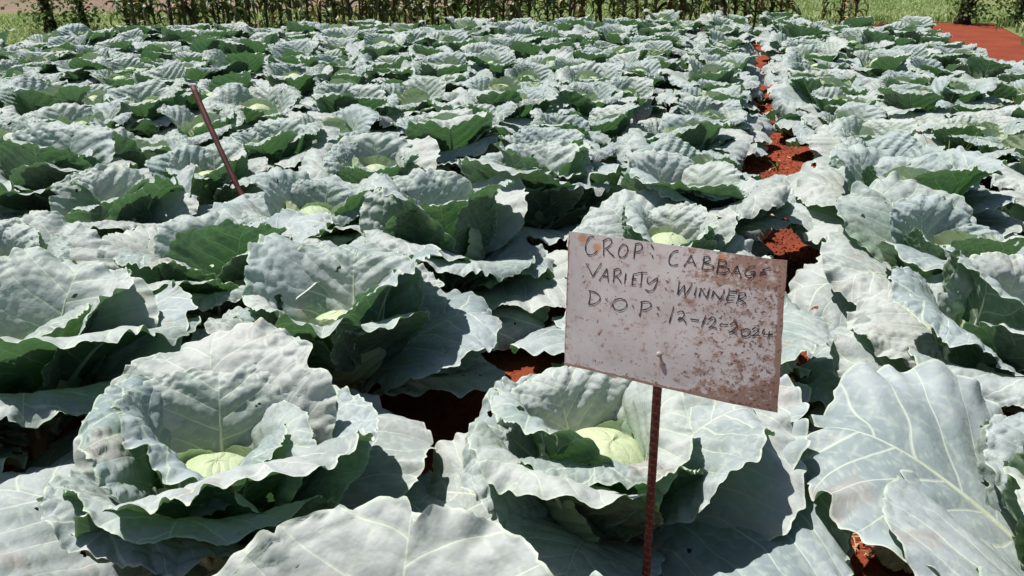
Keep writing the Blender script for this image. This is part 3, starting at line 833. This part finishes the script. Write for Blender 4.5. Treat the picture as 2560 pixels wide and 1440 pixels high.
# ------------------------------------------------------------------ leaning stake in the left of the field
b0 = Vector((-.99, 3.24, -.05)); t0 = Vector((-1.551, 3.90, .808))
pts = []; rad = []
for i in range(41):
    t = i / 40
    p = b0.lerp(t0, t) + Vector((.006 * math.sin(t * 7), 0, .004 * math.sin(t * 11)))
    r = .0100 + .0045 * t + .0035 * math.exp(-((t - .56) / .012) ** 2) + .0015 * math.exp(-((t - .83) / .014) ** 2) + .0018 * math.exp(-((t - .36) / .012) ** 2) + .0006 * math.sin(t * 60)
    pts.append(p - Vector((-1.016, 3.275, 0))); rad.append(r)
sk = link('stake', None, None, (-1.016, 3.275, 0))
tag(sk, 'dark red knotty stake leaning left among the cabbages', 'stake')
_v, _f = tube(pts, rad, 10)
link('shaft', mesh_from('shaft', _v, _f, [M_STAKE]), sk)
kp = pts[22]
_v, _f = tube([kp, kp + Vector((-.012, -.012, -.008)), kp + Vector((-.022, -.02, -.03))], [.009, .008, .004], 6)
link('spur', mesh_from('spur', _v, _f, [M_STAKE]), sk)

# ------------------------------------------------------------------ maize beyond the field
def maize_leaf(seed, length, width, droop, rise):
    rs = random.Random(seed)
    n = 12; V = []; Fc = []
    o = 0; z = 0; ang = R(rise)
    side = rs.uniform(-.15, .15)
    for i in range(n + 1):
        t = i / n
        w = width * min(1, .45 + 3 * t) * (1 - t ** 2.2) + .002
        wav = .25 * width * math.sin(t * 17 + seed)
        V += [(-w + side * t * t * length, o, z + wav * .5 + w * .45), (side * t * t * length, o, z), (w + side * t * t * length, o, z - wav * .5 + w * .45)]
        o += math.cos(ang) * length / n; z += math.sin(ang) * length / n
        ang -= R(droop) / n * (.5 + 1.2 * t)
    for i in range(n):
        q = i * 3
        Fc += [(q, q + 1, q + 4, q + 3), (q + 1, q + 2, q + 5, q + 4)]
    return V, Fc
MLEAF = []; MDRY = []
for k in range(6):
    v, f = maize_leaf(k, .62 + .05 * k, .048, 130 + 18 * (k % 3), 62 - 5 * (k % 4)); MLEAF.append(mesh_from('maize_leaf', v, f, [M_MAIZE]))
for k in range(4):
    v, f = maize_leaf(20 + k, .42 + .05 * k, .028, 190, 35 - 9 * k); MDRY.append(mesh_from('maize_leaf', v, f, [M_MAIZEDRY]))
MLOW = []
for k in range(6):
    v, f = maize_leaf(40 + k, .40 + .06 * k, .040 + .005 * k, 165 + 20 * (k % 3), 58 - 7 * (k % 4)); MLOW.append(mesh_from('maize_leaf', v, f, [M_MAIZE]))
MSTALK = []
for k in range(3):
    ps = []; rd = []
    for i in range(33):
        z = 1.75 * i / 32
        ps.append((.02 * math.sin(z * 2 + k), .02 * math.cos(z * 1.7 + k) - .02, z - .05)); rd.append((.024 - .008 * z) * (1.22 if i % 4 == 0 else 1))
    v, f = tube(ps, rd, 8); MSTALK.append(mesh_from('maize_stalk', v, f, [M_STALK]))
def maize(x, y, seed, label, group, sc=1.0, n=11, dry=.25):
    rs = random.Random(seed)
    root = link('maize_plant', None, None, (x, y, 0), (rs.uniform(-.08, .08), rs.uniform(-.08, .08), rs.uniform(0, 6.28)), (sc, sc, sc))
    tag(root, label, 'maize plant', group)
    link('stalk', rs.choice(MSTALK), root)
    if rs.random() < .5:      # a tiller from the same foot
        link('stalk', rs.choice(MSTALK), root, (rs.uniform(.02, .05), rs.uniform(-.03, .03), 0), (rs.uniform(-.09, .09), rs.uniform(-.03, .12), rs.uniform(0, 6)), (.85, .85, .8))
    for i in range(n):
        z = .04 + (.040 * i if i < 16 else .64 + .2 * (i - 15))
        d = rs.random() < (dry + (.15 if i < 3 else 0))
        m = rs.choice(MDRY if d else (MLOW if i < 15 else MLEAF))
        s = (.7 if i < 3 else 1.0) * rs.uniform(.75, 1.15)
        link('leaf', m, root, (0, 0, z), (rs.uniform(-.2, .25), rs.uniform(-.3, .3), (i % 2) * math.pi + rs.uniform(-.6, .6)), (s, s, s))
    return root
def pix_ground(px, depth_y):
    return (px - 1280) / 1971.0 * (depth_y * math.cos(R(23)) + 1.4 * math.sin(R(23)))
MX = [318, 345, 366, 392, 432, 468, 492, 516, 548, 575, 598, 625, 668, 706, 728, 772, 800, 822, 842, 878, 905, 930, 952, 985, 1012, 1040, 1062, 1084, 1118, 1140, 1172, 1192, 1212, 1236, 1256, 1284, 1300, 1326, 1370, 1402, 1426, 1500, 1530, 1564, 1592, 1638, 1668, 1698, 1722, 1772, 1790, 1806, 1838, 1856, 1884, 1926, 1950, 2056, 2100, 2140]
mr = random.Random(5)
NUM = ORD
for i, px in enumerate(MX):
    Y = 16.7 + mr.uniform(-.3, .8) + .0004 * (px - 800)
    if px < 600: Y -= .4
    if i < 30: lab = f'maize plant behind the cabbages, {NUM[i]} from the left in the maize line'
    else: lab = f'maize plant behind the cabbages, {NUM[len(MX) - 1 - i]} from the right in the maize line'
    if i % 2 == 0:
        Yb = Y + mr.uniform(.7, 1.3); xb = pix_ground(px + mr.uniform(8, 24), Yb)
        maize(xb, Yb, 260 + i, lab.replace('maize plant behind the cabbages,', 'maize plant in the back line, just behind the one').replace(' in the maize line', ''), 'back maize line', mr.uniform(.85, 1.1), 20)
    maize(pix_ground(px, Y), Y, 60 + i, lab, 'maize line behind the field', mr.uniform(.9, 1.1) if px < 2000 else .8, mr.choice((20, 21, 22)))

# ------------------------------------------------------------------ small dark trees at both ends of the maize line
def tree(px, Y, rad, seed, label, lean=0.0, height=3.0):
    rs = random.Random(seed)
    x = pix_ground(px, Y)
    root = link('tree', None, None, (x, Y, 0)); tag(root, label, 'tree', 'small trees at the field end')
    ps = [(lean * t * t + .03 * math.sin(t * 5 + seed), .03 * math.cos(t * 4), -.05 + 1.5 * t) for t in [i / 10 for i in range(11)]]
    v, f = tube(ps, [rad * (1.45 - .4 * min(1, t * 5) - .35 * t) for t in [i / 10 for i in range(11)]], 10)
    link('trunk', mesh_from('trunk', v, f, [M_BARK]), root)
    tips = []
    for k in range(7):
        z0 = rs.uniform(.25, 1.4); az = rs.uniform(0, 6.28); ln = rs.uniform(.4, .9)
        bx = lean * (z0 / 1.5) ** 2
        q = [(bx, 0, z0), (bx + math.cos(az) * ln * .4, math.sin(az) * ln * .4, z0 + ln * .45), (bx + math.cos(az) * ln * .7, math.sin(az) * ln * .7, z0 + ln)]
        v, f = tube(q, [rad * .3, rad * .2, rad * .08], 6)
        link('branch', mesh_from('branch', v, f, [M_BARK]), root); tips += [q[1], q[2]]
    V = []; Fc = []
    for k in range(900):
        c = Vector(rs.choice(tips)) + Vector((rs.gauss(0, .22), rs.gauss(0, .22), rs.gauss(.05, .25)))
        if k < 330: c = Vector((rs.gauss(0, .20), rs.gauss(0, .2), rs.uniform(.02, .7)))
        if c.z < .12: c.z = .12 + rs.random() * .3
        if k > 500: c = Vector((lean, 0, 1.9)) + Vector((rs.gauss(0, .45), rs.gauss(0, .45), rs.gauss(0, .4)))
        d = Vector((rs.gauss(0, 1), rs.gauss(0, 1), rs.gauss(-.3, .6))).normalized(); s = d.cross(Vector((rs.gauss(0, 1), rs.gauss(0, 1), 1))).normalized()
        l = rs.uniform(.06, .12); w = l * .33
        b = len(V); V += [c, c + d * l * .5 + s * w, c + d * l, c + d * l * .5 - s * w]; Fc.append((b, b + 1, b + 2, b + 3))
    link('crown', mesh_from('crown', V, Fc, [M_LEAFTREE], False), root)
tree(124, 15.9, .10, 1, 'small dark-stemmed tree at the far left end of the maize line')
tree(212, 16.3, .06, 2, 'thin dark-stemmed tree second from the far left, beside the maize')
tree(2408, 17.8, .12, 3, 'dark thick-stemmed tree beyond the red soil at the far right', lean=.25)
tree(2545, 17.2, .07, 4, 'dark slender tree at the right edge beside the red soil', lean=-.08)

# flared reddish post among the maize
px_x = pix_ground(1452, 17.9)
v, f = tube([(0, 0, -.05), (0, 0, .03), (0, 0, .12), (.005, 0, .3), (.0, 0, .7), (-.01, .0, 1.3), (0, 0, 1.7)], [.135, .115, .095, .08, .068, .062, .058], 12)
pr = link('post', mesh_from('post', [Vector(q) for q in v], f, [M_POST]), None, (px_x, 17.9, 0))
tag(pr, 'reddish brown post with a flared foot among the maize', 'post')

# ------------------------------------------------------------------ grass
def blades(name, pts, hmin, hmax, wid, mat, seed, label, spread=.6):
    rs = np.random.RandomState(seed)
    n = len(pts)
    h = rs.uniform(hmin, hmax, n); az = rs.uniform(0, 6.283, n); ln = rs.uniform(.15, spread, n) * h
    w = wid * rs.uniform(.6, 1.3, n)
    sx = np.cos(az + 1.57) * w; sy = np.sin(az + 1.57) * w
    ox = np.cos(az) * ln; oy = np.sin(az) * ln
    b = pts
    V = np.empty((n, 5, 3))
    V[:, 0] = np.stack([b[:, 0] - sx, b[:, 1] - sy, b[:, 2]], -1); V[:, 1] = np.stack([b[:, 0] + sx, b[:, 1] + sy, b[:, 2]], -1)
    V[:, 2] = np.stack([b[:, 0] + sx * .8 + ox * .4, b[:, 1] + sy * .8 + oy * .4, b[:, 2] + h * .65], -1)
    V[:, 3] = np.stack([b[:, 0] - sx * .8 + ox * .4, b[:, 1] - sy * .8 + oy * .4, b[:, 2] + h * .65], -1)
    V[:, 4] = np.stack([b[:, 0] + ox, b[:, 1] + oy, b[:, 2] + h], -1)
    i0 = np.arange(n) * 5
    F = [(i, i + 1, i + 2, i + 3) for i in i0] + [(i + 3, i + 2, i + 4) for i in i0]
    o = link(name, mesh_from(name, V.reshape(-1, 3), F, [mat], False)); tag(o, label, 'grass', kind='stuff'); return o
rs = np.random.RandomState(9)
def scatter(n, x0, x1, y0, y1, keep):
    x = rs.uniform(x0, x1, n); y = rs.uniform(y0, y1, n)
    m = keep(x, y) & (fbm(x * .9, y * .9, 4, 2) > rs.uniform(-.9, .35, n))
    return np.stack([x[m], y[m], np.full(m.sum(), .005)], -1)
def keep_grass(x, y):
    front = np.interp(x, [-9.5, -7.6, -4, 0, 4.5, 7.2, 9.2], [12.2, 13.8, 15.8, 16.4, 17.1, 17.8, 18.4])
    back = np.interp(x, [-14, -8, -3, 1, 4, 10], [20.2, 21.0, 22.9, 25.5, 30, 30])
    return (y > front - .25 + .6 * fbm(x * 1.3, y * 1.3, 61)) & (y < back + .8 * fbm(x * .8, y * .8, 62))
blades('grass', scatter(80000, -12, 14, 12.4, 28, keep_grass), .035, .11, .012, M_GRASS, 3, 'pale yellow-green grass behind the maize line', 1.4)
blades('weeds', scatter(5000, 8.0, 12.5, 13.2, 18.5, lambda x, y: (x > 10.3 - .4 * (17.6 - y) + .7 * fbm(x * 1.6, y * 1.6, 77)) | (y > 18.2 + .5 * fbm(x * 1.6, y * 1.6, 78))), .08, .22, .02, M_GRASS, 5, 'leafy weeds beside the red soil at the right', .9)

# ------------------------------------------------------------------ small weeds, litter and clods in the furrow
def weed(a, b, seed, label, n=9, h=.12):
    rs = random.Random(seed); V = []; Fc = []
    for k in range(n):
        az = rs.uniform(0, 6.28); l = h * rs.uniform(.6, 1.3); w = .005 * rs.uniform(.7, 1.5); out = rs.uniform(.25, .9)
        b_ = len(V)
        for t in (0, .4, .75, 1):
            c = Vector((math.cos(az) * l * out * t, math.sin(az) * l * out * t, l * (t - .35 * out * t * t))); s = Vector((-math.sin(az), math.cos(az), 0)) * w * (1 - t * .9)
            V += [c - s, c + s]
        for i in range(3): Fc.append((b_ + 2 * i, b_ + 2 * i + 1, b_ + 2 * i + 3, b_ + 2 * i + 2))
    p = field(a, b); p.z = float(ground_height(np.array(a), np.array(b))) - .004
    o = link('weed', mesh_from('weed', V, Fc, [M_WEED]), None, p); tag(o, label, 'weed', 'weeds in the soil'); return o
weed(7.02, .37, 1, 'small pale weed growing in the furrow, third nearest of the furrow weeds', 14, .11)
weed(6.2, .33, 2, 'small pale weed growing in the furrow, second nearest of the furrow weeds', 12, .10)
weed(5.9, .42, 3, 'small yellow-green weed growing in the furrow, nearest of the furrow weeds', 10, .08)
weed(8.6, .36, 4, 'small weed in the narrow far part of the furrow', 12, .12)

weed(5.62, 1.45, 6, 'tall yellow-green weed poking up between the cabbages at the right', 13, .46)
weed(2.52, -2.33, 7, 'tall grassy weed between the cabbages at the left edge', 16, .40)
weed(7.55, 2.42, 8, 'bright green grassy weed at the right edge of the cabbages', 18, .48)

def litter(name, spots, seed, label, mat, flat=True):
    rs = random.Random(seed); V = []; Fc = []
    for (a0, b0_, n, sp) in spots:
        for k in range(n):
            a = rs.gauss(a0, sp); b = rs.gauss(b0_, sp * .7)
            z = float(ground_height(np.array(a), np.array(b))) + .004 + rs.random() * .012
            p = field(a, b, z); az = rs.uniform(0, 6.28); l = rs.uniform(.005, .026); w = rs.uniform(.001, .005)
            d = Vector((math.cos(az), math.sin(az), rs.uniform(-.3, .3))); s = Vector((-math.sin(az), math.cos(az), rs.uniform(-.4, .4)))
            m = p + Vector((0, 0, rs.uniform(.0, .012)))
            b1 = len(V); V += [p - d * l - s * w * .3, p - d * l + s * w * .4, m + s * w, p + d * l + s * w * .3, p + d * l - s * w * .4, m - s * w]
            Fc += [(b1, b1 + 1, b1 + 2, b1 + 5), (b1 + 5, b1 + 2, b1 + 3, b1 + 4)]
    o = link(name, mesh_from(name, V, Fc, [mat], False)); tag(o, label, 'leaf litter', kind='stuff'); return o
litter('dry_leaf_litter', [(1.9, .50, 130, .07), (2.42, .44, 110, .08), (2.25, .50, 30, .05), (3.6, .40, 30, .1), (5.6, .38, 60, .35), (3.0, .42, 40, .2), (7.5, .36, 60, .6)], 3, 'broken straw-coloured leaf litter on the furrow soil', M_STRAW)

def clods(n, seed):
    rs = random.Random(seed); V = []; Fc = []
    for k in range(n):
        a = rs.uniform(1.3, 9); b = rs.gauss(.40, .17)
        s = rs.uniform(.002, .008) * (1 + (rs.random() < .08))
        p = field(a, b, float(ground_height(np.array(a), np.array(b))) + s * .3)
        b1 = len(V)
        for q in ((1, 0, 0), (-1, 0, 0), (0, 1, 0), (0, -1, 0), (0, 0, 1), (0, 0, -1)):
            V.append(p + Vector(q) * s * rs.uniform(.6, 1.3) + Vector((rs.gauss(0, .2), rs.gauss(0, .2), rs.gauss(0, .2))) * s)
        for (x_, y_, z_) in ((0, 2, 4), (2, 1, 4), (1, 3, 4), (3, 0, 4), (2, 0, 5), (1, 2, 5), (3, 1, 5), (0, 3, 5)): Fc.append((b1 + x_, b1 + y_, b1 + z_))
    o = link('soil_clods', mesh_from('soil_clods', V, Fc, [M_SOIL], False)); tag(o, 'small red soil crumbs lying in the furrow', 'soil', kind='stuff')
clods(4200, 8)

# ------------------------------------------------------------------ a few shrivelled leaves lying on the furrow
M_DRYLEAF = simple('shrivelled_leaf', (0.46, 0.27, 0.15), (0.60, 0.42, 0.27), 22, 0.75, 0.004)
for i, (fa, fb, faz, fl, lab) in enumerate(((2.36, .46, 40, .17, 'shrivelled tan leaf on the red furrow below the sign board corner'), (1.86, .50, 200, .15, 'shrivelled tan leaf on the red furrow, nearest to the camera'),
                                            (3.05, .40, 300, .12, 'shrivelled tan leaf on the red furrow right beside the sign board'), (4.75, .36, 120, .13, 'shrivelled tan leaf far up the red furrow'))):
    me = leaf_mesh('fallen_leaf', 700 + i, fl, .9, [8, 14, -10, 20], (4, -3), ruffle=.09, blister=.006, crinkle=.014, flare=.1, tears=3, n=34, mat=M_DRYLEAF, rib=.003)
    p = field(fa, fb); p.z = float(ground_height(np.array(fa), np.array(fb))) + .012
    o = link('fallen_leaf', me, None, p, (0, 0, R(faz))); tag(o, lab, 'dry leaf', 'fallen leaves in the furrow')
